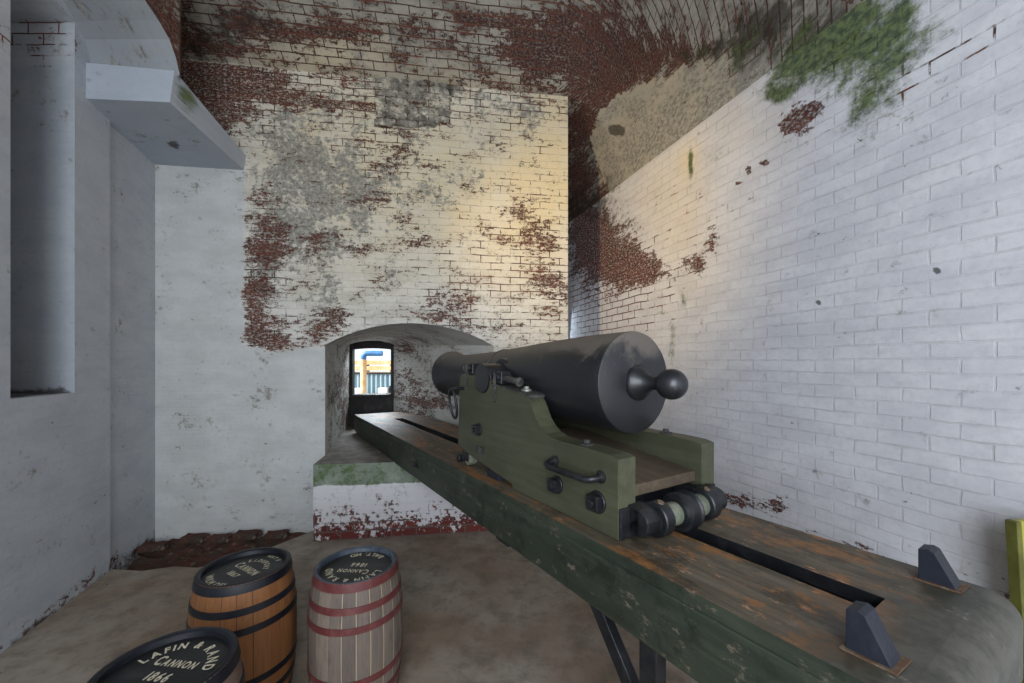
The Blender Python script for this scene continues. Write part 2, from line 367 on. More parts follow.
def masonry_patch():
    out = [(375,127),(376,97),(385,84),(392,62),(404,48),(418,46),(428,62),(436,74),(449,88),(452,127)]
    def inside(x, y):
        c = False; n = len(out)
        for i in range(n):
            (x1, y1), (x2, y2) = out[i], out[i-1]
            if (y1 > y) != (y2 > y) and x < (x2-x1)*(y-y1)/(y2-y1)+x1: c = not c
        return c
    V = []; F = []; NX, NZ = 64, 56
    for i in range(NX+1):
        for j in range(NZ+1):
            x = -1.56+i*.0156; zz = CAMH+2.30+j*.0130
            y0 = yb(x); q = px((x, y0, zz)); w_ = noise.noise(Vector((x*9, zz*9, 0)))*5
            ins = inside(q[0]+w_, q[1]+w_*.6)
            rows = abs(((zz*13) % 1)-.5) > .40; cols = abs(((x*5+.5*(int(zz*13) % 2)) % 1)-.5) > .44
            dep = (.035+.022*noise.noise(Vector((x*22, zz*22, 4)))-(.014 if rows or cols else 0)) if ins else -.03
            V.append((x, y0-dep, min(zz, CAMH+SPR-.005)))
    for i in range(NX):
        for j in range(NZ): a = i*(NZ+1)+j; F.append((a, a+NZ+1, a+NZ+2, a+1))
    struct(link_mesh('trim_7', V, F, M['wall_back'], uvs=lambda co, p: (co.x*1.01, co.z), attrs={'peel': lambda co: .12, 'joint': lambda co: .5, 'grime': lambda co: .72, 'yellow': lambda co: .5, 'green': lambda co: 0, 'dark': lambda co: .38, 'smooth': lambda co: 0}))
masonry_patch()

# ----- embrasure tunnel
ZB = 6.50
def ybb(x): return ZB+SL*x
WXL, WXR = -2.50, -1.845
def embrasure():
    NA = 16; front = []; back = []
    wc = (WXL+WXR)/2
    for j in range(8): z_ = .66+(CAMH+HS-.66)*j/8; front.append((HXL, yb(HXL), z_)); back.append((WXL, ybb(WXL), .66+(CAMH+.30-.66)*j/8))
    for k in range(NA+1):
        x = HXL+(HXR-HXL)*k/NA; front.append((x, yb(x), CAMH+arch_h(x)))
        xb = WXL+(WXR-WXL)*k/NA; back.append((xb, ybb(xb), CAMH+.30+.06*(1-((xb-wc)/(WXR-wc))**2)))
    for j in range(7, -1, -1): front.append((HXR, yb(HXR), .66+(CAMH+HS-.66)*j/8)); back.append((WXR, ybb(WXR), .66+(CAMH+.30-.66)*j/8))
    V = []; F = []; R = 24; n = len(front)
    for i in range(R+1):
        for a, b in zip(front, back): V.append(tuple(a[k]+(b[k]-a[k])*i/R for k in range(3)))
    for i in range(R):
        for k in range(n-1): a = i*n+k; F.append((a, a+1, a+n+1, a+n))
    A = {'peel': lambda co: blob([(345,400,16,60,.85),(405,380,14,40,.65),(425,400,30,20,.6),(400,345,30,10,.5),(365,342,20,10,.4),(440,398,30,12,.5)], px(co)),
         'joint': lambda co: .1, 'grime': lambda co: blob([(342,390,14,50,.6),(425,360,10,30,.55),(435,405,30,12,.5),(405,335,30,8,.3)], px(co)), 'yellow': lambda co: .1,
         'green': lambda co: blob([(331,400,6,50,.55)], px(co)), 'dark': lambda co: blob([(345,415,14,20,.3)], px(co)), 'smooth': lambda co: .5}
    struct(link_mesh('trim_1', V, F, M['wall_back'], uvs=lambda co, p: (co.y if abs(p.normal.z) < .6 else co.x, co.z if abs(p.normal.z) < .6 else co.y), attrs=A, smooth=False))
embrasure()
# window wall, frame and the wall below it
def window():
    bm = bmesh.new()
    zt = CAMH+.30; zb_ = CAMH-.465; fr = .045
    def pt(x, z_, off): return (x, ybb(x)+off, z_)
    outer = [(WXL-.02, .6), (WXL-.02, zt)] + [(WXL+(WXR-WXL)*k/8, zt+.06*(1-((k-4)/4)**2)+.02) for k in range(1, 8)] + [(WXR+.02, zt), (WXR+.02, .6)]
    inner = [(WXL+fr, zb_), (WXL+fr, zt-.075)] + [(WXL+fr+(WXR-WXL-2*fr)*k/8, zt-.075+.02*(1-((k-4)/4)**2)) for k in range(1, 8)] + [(WXR-fr, zt-.075), (WXR-fr, zb_)]
    for off0, off1 in ((0, .09),):
        A = [bm.verts.new(pt(x, z_, off0)) for x, z_ in outer]; B = [bm.verts.new(pt(x, z_, off0)) for x, z_ in inner]
        A2 = [bm.verts.new(pt(x, z_, off1)) for x, z_ in outer]; B2 = [bm.verts.new(pt(x, z_, off1)) for x, z_ in inner]
        n = len(A)
        for i in range(n-1):
            bm.faces.new((A[i], A[i+1], B[i+1], B[i])); bm.faces.new((A2[i], A2[i+1], B2[i+1], B2[i]))
            bm.faces.new((B[i], B[i+1], B2[i+1], B2[i])); bm.faces.new((A[i], A[i+1], A2[i+1], A2[i]))
        bm.faces.new((A[-1], A[0], B[0], B[-1])); bm.faces.new((A2[-1], A2[0], B2[0], B2[-1])); bm.faces.new((B[-1], B[0], B2[0], B2[-1]))
    o = struct(bm_obj('window_1', bm, M['dark_frame']))
    bm = bmesh.new(); box(bm, WXL+.06, WXR-.06, ybb(WXL)-.05, ybb(WXR)+.12, zb_-.035, zb_); bm_obj('window_sill', bm, M['iron_dusty'], o, bevel=.006)
window()
# stone sill block
bm = bmesh.new()
sx0, sx1 = -1.85, -.05
def ysf(x): return 3.98+SL*x
top = .712
v = [(sx0, ysf(sx0)), (sx1, ysf(sx1)), (sx1, yb(sx1)+.02), (HXR+.0, yb(HXR)+.02), (WXR+.02, ybb(WXR)), (WXL-.02, ybb(WXL)), (HXL-.0, yb(HXL)+.02), (sx0-.08, yb(sx0)+.02)]
prism(bm, v, 2, -.25, top)
for f in bm.faces:
    f.material_index = 1 if abs(f.normal.z) > .7 or (f.calc_center_median().z > top-.001) else 0
struct(bm_obj('window_ledge', bm, [M['sill'], M['sill_deck']], bevel=.012)).name = 'trim_2'

# ----- right wall
YEL_R = [(668,190,40,60,.38),(690,250,40,60,.25),(690,160,12,22,.5),(740,120,60,40,.25)]  # warm lamp glow painted into the wall colour, plus a yellow streak
PEEL_R = [(600,250,30,50,1.05),(585,230,16,30,.9),(630,265,26,30,.75),(655,270,18,14,1.0),(690,262,14,10,.75),(712,235,9,22,.75),(700,270,6,14,.6),(800,118,16,16,1.0),(815,108,12,8,.9),(765,163,6,4,1),(748,170,4,5,.9),(738,183,5,3,.9),(752,200,8,4,.6),
          (818,155,6,3,.8),(860,140,5,3,.9),(790,128,10,6,.8),(842,548,36,6,.9),(800,530,24,6,.7),(765,512,26,9,.5),(900,562,40,5,.6),(960,575,50,5,.5),(740,500,40,10,.5),(780,505,12,10,.6),(1012,598,12,4,.7),(1015,655,16,45,1.4),(985,680,50,30,1.3),(1000,640,30,12,.8)]
JOINT_R = [(600,300,40,60,1.2),(640,290,60,60,.7),(720,230,60,60,.35),(850,60,100,60,.7),(900,180,120,60,.25),(900,540,150,30,.35),(960,60,80,60,.4),(680,180,50,50,.4),(985,590,40,14,.5)]
GREEN_R = [(800,60,34,30,1.0),(775,95,14,12,.9),(840,40,30,24,.8),(880,60,40,40,.55),(905,20,40,30,.7),(860,130,16,24,.4),(870,95,40,26,.4),(691,166,3,18,1.0),(712,150,10,30,.25),(672,340,5,24,.55),(684,300,5,10,.45),(662,313,7,3,.5),(850,10,26,14,.9),(790,40,30,14,1.0)]
GRIME_R = [(850,80,60,40,.45),(930,40,90,50,.25),(770,480,40,30,.25),(905,395,8,8,.3),(955,245,20,20,.2),(600,190,40,40,.6)]
DARK_R = [(605,215,30,30,.35),(590,200,20,16,.4),(935.5,272,2.6,2.6,3.0),(790,45,30,12,.4),(819,303,3,1.2,1.6)]  # shade past the pier painted as dark blobs, besides holes and marks
def wall_right():
    V = []; F = []; ys = []
    y = -2.6
    while y < 6.2: ys.append(y); y += .07 if (y < 1.1 or y > 4.6) else .022
    ys.append(6.2); NZ = 150; z1 = CAMH+RSP+.02
    for y in ys:
        for j in range(NZ+1): V.append((xr(y), y, -.05+(z1+.05)*j/NZ))
    for i in range(len(ys)-1):
        for j in range(NZ): a = i*(NZ+1)+j; F.append((a, a+1, a+NZ+2, a+NZ+1))
    A = {'peel': lambda co: 1.5*blob(PEEL_R, px(co)), 'joint': lambda co: blob(JOINT_R, px(co)), 'green': lambda co: 1.5*blob(GREEN_R, px(co)), 'grime': lambda co: blob(GRIME_R, px(co)),
         'yellow': lambda co: blob(YEL_R, px(co)), 'dark': lambda co: blob(DARK_R, px(co)), 'smooth': lambda co: 0.0}
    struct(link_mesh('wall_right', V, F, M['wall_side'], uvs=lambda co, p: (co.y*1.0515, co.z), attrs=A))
wall_right()
# end of the passage behind the pier
V = []; F = []
for i in range(13):
    for j in range(41): x = .3+(xr(6.1)+.12-.3)*i/12; V.append((x, 6.1, -.05+4.6*j/40))
for i in range(12):
    for j in range(40): a = i*41+j; F.append((a, a+41, a+42, a+1))
struct(link_mesh('wall_passage', V, F, M['wall_side'], uvs=lambda co, p: (co.x, co.z), attrs={'peel': lambda co: .5, 'joint': lambda co: .7, 'green': lambda co: .3, 'grime': lambda co: .4, 'yellow': lambda co: 0, 'dark': lambda co: .1, 'smooth': lambda co: 0}))

# ----- left wall with its deep niche
def wall_left():
    V = []; F = []
    def patch(y0, y1, z0, z1, off0=0, off1=0, ny=20, nz=60):
        base = len(V)
        for i in range(ny+1):
            y = y0+(y1-y0)*i/ny; off = off0+(off1-off0)*i/ny
            for j in range(nz+1): V.append((xl(y)-off, y, z0+(z1-z0)*j/nz))
        for i in range(ny):
            for j in range(nz): a = base+i*(nz+1)+j; F.append((a, a+nz+1, a+nz+2, a+1))
    NB = CAMH-.205; TOP = 6.2; NT_ = CAMH+2.42
    N0, N1 = 2.34, 2.83
    patch(-2.6, N0, -.05, TOP, ny=40); patch(N0, N1, -.05, NB, ny=14, nz=30); patch(N0, N1, NT_, TOP, nz=10)
    patch(N1, 3.197, -.05, TOP, ny=12); patch(3.197, 3.21, -.25, TOP, 0, .04, ny=1, nz=60); patch(3.21, 4.05, -.25, TOP, .04, .045, ny=24)
    def quad(a, b, c, d, nu=10, nv=40):
        base = len(V); a, b, c, d = map(Vector, (a, b, c, d))
        for i in range(nu+1):
            for j in range(nv+1): s, t_ = i/nu, j/nv; V.append(tuple((a*(1-s)+b*s)*(1-t_)+(d*(1-s)+c*s)*t_))
        for i in range(nu):
            for j in range(nv): k = base+i*(nv+1)+j; F.append((k, k+nv+1, k+nv+2, k+1))
    D = .95; xA, xB = xl(N0), xl(N1)
    quad((xB, N1, NB), (xB-D, N1, NB), (xB-D, N1, NT_), (xB, N1, NT_))                       # far jamb
    quad((xA, N0, NB), (xA-D, N0-.2, NB), (xA-D, N0-.2, NT_), (xA, N0, NT_))                # near jamb
    quad((xA-D, N0-.2, NB), (xB-D, N1, NB), (xB-D, N1, NT_), (xA-D, N0-.2, NT_))            # back
    quad((xA, N0, NT_), (xB, N1, NT_), (xB-D, N1, NT_), (xA-D, N0-.2, NT_), 6, 6)
    quad((xA, N0, NB), (xB, N1, NB), (xB-D, N1, NB), (xA-D, N0-.2, NB), 6, 6)
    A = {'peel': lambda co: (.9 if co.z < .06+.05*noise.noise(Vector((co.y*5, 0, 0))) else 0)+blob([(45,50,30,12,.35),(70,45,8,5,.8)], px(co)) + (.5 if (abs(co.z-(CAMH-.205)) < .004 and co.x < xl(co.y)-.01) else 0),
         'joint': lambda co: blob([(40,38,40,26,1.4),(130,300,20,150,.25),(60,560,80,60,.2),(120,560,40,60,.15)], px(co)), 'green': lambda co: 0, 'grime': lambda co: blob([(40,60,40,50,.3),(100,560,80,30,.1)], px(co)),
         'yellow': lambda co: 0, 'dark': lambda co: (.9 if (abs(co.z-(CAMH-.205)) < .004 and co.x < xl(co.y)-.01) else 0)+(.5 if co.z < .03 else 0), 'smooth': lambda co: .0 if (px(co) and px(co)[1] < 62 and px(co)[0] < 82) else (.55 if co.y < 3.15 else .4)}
    def uvf(co, p): return (co.x if abs(p.normal.y) > .8 else co.y*1.05, co.z) if abs(p.normal.z) < .6 else (co.x, co.y)
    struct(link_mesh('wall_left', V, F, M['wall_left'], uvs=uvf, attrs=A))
wall_left()
# heavy impost block in the far left corner and the rib that springs from it
PA = {'peel': lambda co: blob([(100,75,20,6,.4),(165,70,20,5,.4)], px(co)), 'joint': lambda co: 0, 'green': lambda co: blob([(192,100,14,20,.75),(185,90,8,14,.5),(150,150,30,4,.3),(84,82,8,10,.35),(102,75,8,5,.35)], px(co)), 'grime': lambda co: blob([(200,120,20,20,.45),(140,140,60,14,.2),(100,80,20,12,.3),(165,80,20,10,.2)], px(co)),
      'yellow': lambda co: .0, 'dark': lambda co: blob([(174,144,4,3,2.2),(143,146,2,1,1.5)], px(co)), 'smooth': lambda co: .95}
def subdiv_mesh(verts, faces, n):
    bm = bmesh.new(); vv = [bm.verts.new(v) for v in verts]
    for f in faces: bm.faces.new([vv[i] for i in f])
    bmesh.ops.recalc_face_normals(bm, faces=bm.faces[:])
    bmesh.ops.subdivide_edges(bm, edges=bm.edges[:], cuts=n, use_grid_fill=True)
    bm.verts.ensure_lookup_table(); bm.verts.index_update()
    V = [tuple(v.co) for v in bm.verts]; F = [tuple(v.index for v in f.verts) for f in bm.faces]; bm.free(); return V, F
bt = CAMH+1.95
Bv = [(-3.25, 2.93, bt), (-2.55, 2.98, bt), (-2.70, 4.06, bt), (-3.6, 3.95, bt), (-3.25, 2.93, bt+.27), (-2.515, 2.98, bt+.235), (-2.68, 4.06, bt+.14), (-3.6, 3.95, bt+.2)]
V, F = subdiv_mesh(Bv, [(0,1,2,3), (4,5,6,7), (0,1,5,4), (1,2,6,5), (2,3,7,6), (3,0,4,7)], 24)
struct(link_mesh('trim_3', V, F, M['wall_left'], uvs=lambda co, p: (co.x, co.z) if abs(p.normal.z) < .6 else (co.x, co.y), attrs=PA))
prof = [(3.01, 2.17), (2.975, 2.28), (2.92, 2.37), (2.83, 2.43), (2.72, 2.48), (2.55, 2.53), (2.3, 2.58), (1.8, 2.63), (1.0, 2.66), (-.5, 2.66), (-2.6, 2.66)]
V = []; F = []
def rib_strip(xa, xb, nx=10):
    base = len(V)
    for y, h in prof:
        for i in range(nx+1):
            fx = xb(y)+(xa(y)-xb(y))*i/nx; V.append((fx, y, CAMH+h))
    for k in range(len(prof)-1):
        for i in range(nx): a = base+k*(nx+1)+i; F.append((a, a+1, a+nx+2, a+nx+1))
rib_strip(lambda y: min(-2.50, xl(y)+.6) if y < 1.5 else -2.50, lambda y: xl(y)-.12)
V2, F2 = V, F
struct(link_mesh('trim_4', V2, F2, M['plaster'], uvs=lambda co, p: (co.x, co.y+co.z), attrs={k: (lambda co: 0) for k in ('peel', 'joint', 'green', 'grime', 'yellow', 'dark')} | {'smooth': lambda co: .9}))
# rib side face
V = []; F = []
for y, h in prof:
    x = min(-2.50, xl(y)+.6) if y < 1.5 else -2.50
    for j in range(9): V.append((x, y, CAMH+h+(4.6-h)*j/8))
for k in range(len(prof)-1):
    for j in range(8): a = k*9+j; F.append((a, a+1, a+10, a+9))
b0 = len(V)
for i in range(5):
    for j in range(9): V.append((-2.50-.85*i/4, 3.01+1.05*i/4, CAMH+2.14+2.46*j/8))
for i in range(4):
    for j in range(8): a = b0+i*9+j; F.append((a, a+9, a+10, a+1))
struct(link_mesh('trim_5', V, F, M['vault'], uvs=lambda co, p: (co.y, co.z), attrs={'peel': lambda co: .5, 'joint': lambda co: .6, 'green': lambda co: 0, 'grime': lambda co: .3, 'yellow': lambda co: 0, 'dark': lambda co: .2, 'smooth': lambda co: 0}))

# ----- ceiling: brick vault springing from the back wall, low cross vault along the right wall
GRO = [(560,101),(568,97),(621,84),(680,56),(737,39),(770,60),(2000,60)]
def groin_y(x):
    if x < 560: return 1e9
    for a, b in zip(GRO, GRO[1:]):
        if a[0] <= x <= b[0]: return a[1]+(b[1]-a[1])*(x-a[0])/(b[0]-a[0])
    return 60
def hm(t): 
    if t <= 0: return SPR+.0
    k = min(t/2.2, 1.0); return SPR+1.3*(1-(1-k)**2)
def ceil_h(x, y, d):
    t = (yb(x)-y)/math.sqrt(1+SL*SL); W = .62+min(max(t, 0), 1.6)*.65
    k = min(max(d/W, 0), 1); g = math.sqrt(1-(1-k)**2)
    return RSP+(hm(t)-RSP)*g, t
CP = [(215,45,50,26,.55),(280,30,60,22,.55),(335,40,60,18,.5),(420,20,50,18,.3),(500,40,50,26,.55),(560,60,60,30,.85),(600,40,60,26,.85),(650,50,50,18,.7),(545,20,50,14,.5),(590,120,26,44,1.0),(575,180,14,40,.9),(605,95,30,24,.8),(635,75,34,14,.8),(600,205,30,22,.7),(680,60,40,10,.4),(180,15,30,20,.7),(620,195,16,12,.6)]
CPL = [(660,130,60,50),(620,150,46,44),(720,95,60,34)]
def c_smooth(co):
    q = px(co)
    if q is None or q[0] < 568: return 0
    if q[1] < groin_y(q[0])+10 or q[1] > 200: return 0
    s = 0
    for cx, cy, rx, ry in CPL:
        e = ((q[0]-cx)/rx)**2+((q[1]-cy)/ry)**2
        s = max(s, 1-e)
    if q[0] > 735 and q[1] < 70: return .9
    return 1.0 if s > .0 and q[0] > 560+abs(q[1]-140)*.35+30 - (q[1] < 110)*0 else 0.0
def ceiling():
    ds = [0]; d = 0
    while d < 1.1: d += .018 if d < .3 else .03; ds.append(d)
    while d < 8: d += .07; ds.append(d)
    ys = []; y = -2.6
    while y < 2.2: ys.append(y); y += .12
    while y < 5.2: ys.append(y); y += .028
    while y < 6.3: ys.append(y); y += .06
    V = []; F = []; T = []; n = len(ds)
    for y in ys:
        for d in ds:
            x = xr(y)-d*1.0515; h, t_ = ceil_h(x, y, d); V.append((x, y, CAMH+h)); T.append((t_, d))
    for i in range(len(ys)-1):
        for k in range(n-1):
            a = i*n+k; xx, yy = V[a][0], V[a][1]
            if yy > yb(xx)+.12 and xx < .45: continue
            if xx < xl(yy)-.3: continue
            F.append((a, a+n, a+n+1, a+1))
    # arc length tables
    arc = [0.0]
    for k in range(1, 400): arc.append(arc[-1]+math.hypot(.01, hm(k*.01)-hm((k-1)*.01)))
    def arcl(t_): 
        if t_ < 0: return t_
        k = min(int(t_/.01), 398); return arc[k]+(t_-k*.01)
    me_uv = {}
    def uvf(co, p):
        q = px(p.center); y_ = co.y; x_ = co.x
        d_ = (xr(y_)-x_)/1.0515; cross = q and q[0] > 566 and q[1] > groin_y(q[0])
        if p.center[0] > .5 and p.center[1] > 4.4: cross = True
        if cross: return (y_*1.05+.04, (co.z-CAMH)*1.0+d_*.8)
        t_ = (yb(x_)-y_)/math.sqrt(1+SL*SL); return (x_*1.01+(CAMH+hm(t_)-co.z), SPR+arcl(t_))
    A = {'peel': lambda co: .72*blob(CP, px(co))*(1-.9*c_smooth(co)), 'joint': lambda co: .25*(1-c_smooth(co)),
         'green': lambda co: blob([(800,35,50,20,.9),(760,55,40,14,.8),(700,55,30,8,.4),(690,100,50,14,.25),(160,4,20,12,.8),(405,22,30,14,.3),(640,150,12,8,.2)], px(co)),
         'grime': lambda co: blob([(400,50,40,30,.7),(650,150,90,50,.75),(620,190,40,20,.5),(480,60,30,20,.5),(750,70,50,30,.7),(700,100,60,40,.6)], px(co)),
         'yellow': lambda co: blob([(330,60,90,30,.5),(470,90,80,20,.4)], px(co)) + (.85 if (px(co) or (0,))[0] < 735 else .1)*c_smooth(co), 'dark': lambda co: blob([(200,50,70,50,.35),(560,30,100,30,.15),(617,130,6,3.5,3.5),(800,25,60,30,1.0),(760,45,30,14,.6),(720,50,20,5,.8),(690,55,30,6,.5),(600,200,34,26,.55),(580,215,20,14,.5),(250,20,60,20,.3),(410,40,40,20,.25)], px(co)),  # dark also paints the shade at the vault's far end behind the pier
         'smooth': lambda co: c_smooth(co)}
    struct(link_mesh('ceiling', V, F, M['vault'], uvs=uvf, attrs=A, smooth=True))
ceiling()

# ----- floor with the broken pit at the foot of the far left wall
V = [(-4.2,-2.6,0), (3.8,-2.6,0), (3.8,6.3,0), (-1.9,6.3,0), (-1.9,4.1,0), (-2.10,3.72,0), (-2.3,3.36,0), (-2.55,3.24,0), (-2.75,3.26,0), (-2.95,3.19,0), (-3.25,3.22,0), (-4.2,3.22,0)]
bm = bmesh.new(); prism(bm, [(v[0], v[1]) for v in V], 2, -.16, 0)
bmesh.ops.triangulate(bm, faces=[f for f in bm.faces if len(f.verts) > 4]); struct(bm_obj('floor', bm, M['floor']))
bm = bmesh.new(); bmesh.ops.create_grid(bm, x_segments=60, y_segments=50, size=1)
for v in bm.verts:
    x = -2.9+v.co.x*1.3; y = 3.7+v.co.y*.75; v.co = (x, y, -.13+.06*noise.noise(Vector((x*6, y*6, 0)))+.03*noise.noise(Vector((x*17, y*17, 3)))+max(0, (y-3.55))*.10)
struct(bm_obj('floor_pit', bm, M['rubble'])).name = 'trim_6'
bm = bmesh.new()   # broken bricks lying in the pit
def brick_bm(s=1.0):
    bm = bmesh.new(); box(bm, -.10*s, .10*s, -.048*s, .048*s, 0, .055*s)
    bmesh.ops.subdivide_edges(bm, edges=bm.edges[:], cuts=3, use_grid_fill=True)
    for v in bm.verts: v.co += Vector((noise.noise(v.co*14+Vector((s*9, 0, 0))), noise.noise(v.co*14+Vector((5, s*7, 0))), noise.noise(v.co*14+Vector((0, 5, s)))))*.010
    return bm
bm.free()
pit_bricks = [(-3.31,3.70,.3,1.0,'brick end leaning in the left corner of the floor pit'),(-3.04,3.84,.05,1.05,'second loose brick from the left corner in the floor pit'),(-2.80,3.85,.05,.95,'middle loose brick against the wall foot in the floor pit'),
              (-2.58,3.90,.08,1.08,'fourth loose brick from the left corner in the floor pit'),(-2.30,3.92,.2,.95,'rightmost loose brick against the wall foot in the floor pit'),(-2.45,3.66,.9,.8,'small tilted brick lying apart from the wall in the floor pit')]
for x, y, r, s, lab in pit_bricks:
    o = bm_obj('loose_brick', brick_bm(s), M['rubble']); o.location = (x, y, -.08+.10*max(0, y-3.55)); o.rotation_euler = (0, .1*r, r); tag(o, lab, 'brick', 'loose bricks in the floor pit')

# ---------------------------------------------------------------- gun frame: x' = across (n), y' = along towards the window (u)
TH = math.atan2(.536, .844)
def W(n, u, z=0): return Vector((n*.844-u*.536, n*.536+u*.844, z))
def Hz(h): return CAMH-h
NC = 1.505; PT = Hz(.69)
# ----- chassis platform
PO = (NC, 3.0, 0)
pl = empty('gun_platform', W(NC, 3.0, 0), TH, 'long green timber gun platform with a worn slotted deck, running to the small window', 'gun platform')
def plank(n_out_far):
    pass
PTH = .262; U0, U1 = .262, 5.76; NL, NR = 1.11, 1.895; S0, S1 = 1.452, 1.558; SU0, SU1 = .405, 5.05
bm = bmesh.new()   # deck: a slab with a long slot
def deck(bm, z0, z1):
    out = [(NL, U0), (NL, U1), (1.70, U1), (NR-.01, 5.1), (NR, U0)]
    # two rails and two end pieces
    prism(bm, [(NL, SU0), (NL, SU1), (S0, SU1), (S0, SU0)], 2, z0, z1)
    prism(bm, [(S1, SU0), (S1, SU1), (NR-.01, SU1), (NR, SU0)], 2, z0, z1)
    prism(bm, [(NL, U0), (NL, SU0), (S0, SU0), (S1, SU0), (NR, SU0), (NR, U0)], 2, z0, z1)
    prism(bm, [(NL, SU1), (NL, U1), (1.69, U1), (NR-.01, 5.1), (NR-.01, SU1), (S1, SU1), (S0, SU1)], 2, z0, z1)
deck(bm, PT-.045, PT); bmesh.ops.remove_doubles(bm, verts=bm.verts[:], dist=1e-5)
bmesh.ops.recalc_face_normals(bm, faces=bm.faces[:])
for f in bm.faces:
    c_ = f.calc_center_median(); f.material_index = 0 if abs(f.normal.z) > .5 else (2 if (c_.x < 1.2 or c_.x > 1.8) else 1)  # timber slot walls take the black iron colour so the recess reads dark
bm_obj('deck', bm, [M['platform_top'], M['iron'], M['green_beam']], pl, PO, label='worn brown deck with patches of rust and bare wood')
def beam(n0, n1, u0, u1): 
    bm = bmesh.new(); prism(bm, [(u0, PT-.046), (u0, PT-PTH), (u1-.35, PT-PTH), (u1, PT-.20), (u1, PT-.046)], 0, n0, n1); return bm
bm_obj('side_beam', beam(NL-.004, 1.27, U0, U1), M['green_beam'], pl, PO, bevel=.008)
bm_obj('side_beam', beam(1.74, NR, U0, 5.08), M['green_beam'], pl, PO, bevel=.008)
bm = bmesh.new(); box(bm, S0-.03, S1+.03, SU0-.1, SU1+.1, PT-PTH+.04, PT-.13); bm_obj('slot_rail', bm, M['green_beam'], pl, PO)
for u in (.55, 2.0, 3.6, 5.0):
    bm = bmesh.new(); box(bm, 1.27, 1.74, u, u+.14, PT-PTH+.01, PT-.13); bm_obj('cross_beam', bm, M['green_beam'], pl, PO)
# rounded near end: deck curls over the end board
bm = bmesh.new(); pts = []
for k in range(9): a = PI/2*k/8; pts.append((U0-.075*math.sin(a), PT-.075+.075*math.cos(a)))
pts += [(U0-.075, PT-PTH+.03), (U0, PT-PTH)]; 
prism(bm, pts, 0, NL, NR); bm_obj('end_board', bm, M['platform_top'], pl, PO, smooth=30, label='grey rounded near end worn to a sheen')
# bolt on the side
bm = bmesh.new(); cyl(bm, (NL-.012, 3.21, PT-.135), (NL+.01, 3.21, PT-.135), .034, 8); cyl(bm, (NL-.045, 3.21, PT-.135), (NL-.01, 3.21, PT-.135), .017, 12, rd=.004); bm_obj('side_bolt', bm, M['iron'], pl, PO)
bm = bmesh.new(); box(bm, NL+.02, NL+.14, 1.82, 1.95, PT-PTH-.03, PT-PTH+.002); bm_obj('under_bracket', bm, M['iron'], pl, PO, bevel=.004)
# two stops
for i, (n0, n1) in enumerate(((1.20, 1.265), (1.785, 1.85))):
    bm = bmesh.new(); prism(bm, [(.385, PT+.004), (.385, PT+.098), (.362, PT+.104), (.348, PT+.098), (.301, PT+.006), (.301, PT+.004)], 0, n0, n1)
    s = bm_obj('wheel_stop', bm, M['iron_blue'], pl, PO, bevel=.003, label=('near' if i == 0 else 'far')+' blue black wedge shaped stop')
    bm = bmesh.new(); prism(bm, [(n0-.008, .290), (n1+.012, .286), (n1+.014, .392), (n0-.010, .395)], 2, PT+.0005, PT+.005); bm_obj('stop_plate', bm, M['rust'], s, PO)
# legs with braces and wheels
for nn in (1.19, 1.80):
    bm = bmesh.new(); box(bm, nn-.028, nn+.028, .90, .975, .12, PT-PTH+.01); lg = bm_obj('leg', bm, M['iron'], pl, PO, bevel=.004)
    bm = bmesh.new(); prism(bm, [(1.30, PT-PTH+.01), (1.38, PT-PTH+.01), (.92, .14), (.84, .14)], 0, nn+.03, nn+.075); bm_obj('leg_brace', bm, M['iron'], pl, PO, bevel=.004)
    bm = bmesh.new(); lathe(bm, [(0,.03), (0,.10), (.012,.125), (.048,.125), (.06,.10), (.06,.03)], (nn-.03, .86, .125), (1,0,0), 28); bm_obj('traverse_wheel', bm, M['iron'], pl, PO, smooth=30)
bm = bmesh.new(); cyl(bm, (1.10, .86, .125), (1.86, .86, .125), .022, 16); bm_obj('axle', bm, M['iron'], pl, PO)

# ----- carriage
CO = (NC, 1.8, PT)
ca = empty('gun_carriage', W(NC, 1.8, PT), TH, 'olive green wooden gun carriage with two stepped cheeks standing on the platform', 'gun carriage')
TU, TR = 2.2, .090; AX = Hz(.0875)
def cheek_profile():
    P = [(1.09, .685), (1.09, .372), (1.13, .362), (1.25, .357), (1.42, .357), (1.50, .352), (1.555, .338), (1.60, .31), (1.635, .275), (1.66, .235), (1.685, .195), (1.72, .165), (1.77, .152), (1.9, .140), (2.05, .124), (TU-TR-.004, .115), (TU-TR-.004, .0875)]
    P = [(u, Hz(h)) for u, h in P]
    for k in range(1, 12): a = PI-PI*k/12; P.append((TU+(TR+.004)*math.cos(a), AX-(TR+.004)*math.sin(a)))
    P += [(TU+TR+.004, AX), (TU+TR+.004, Hz(.075)), (2.50, Hz(.068)), (2.535, Hz(.10)), (2.56, Hz(.56)), (2.45, Hz(.59)), (1.86, Hz(.662)), (1.85, Hz(.685))]
    return P
CK = .10
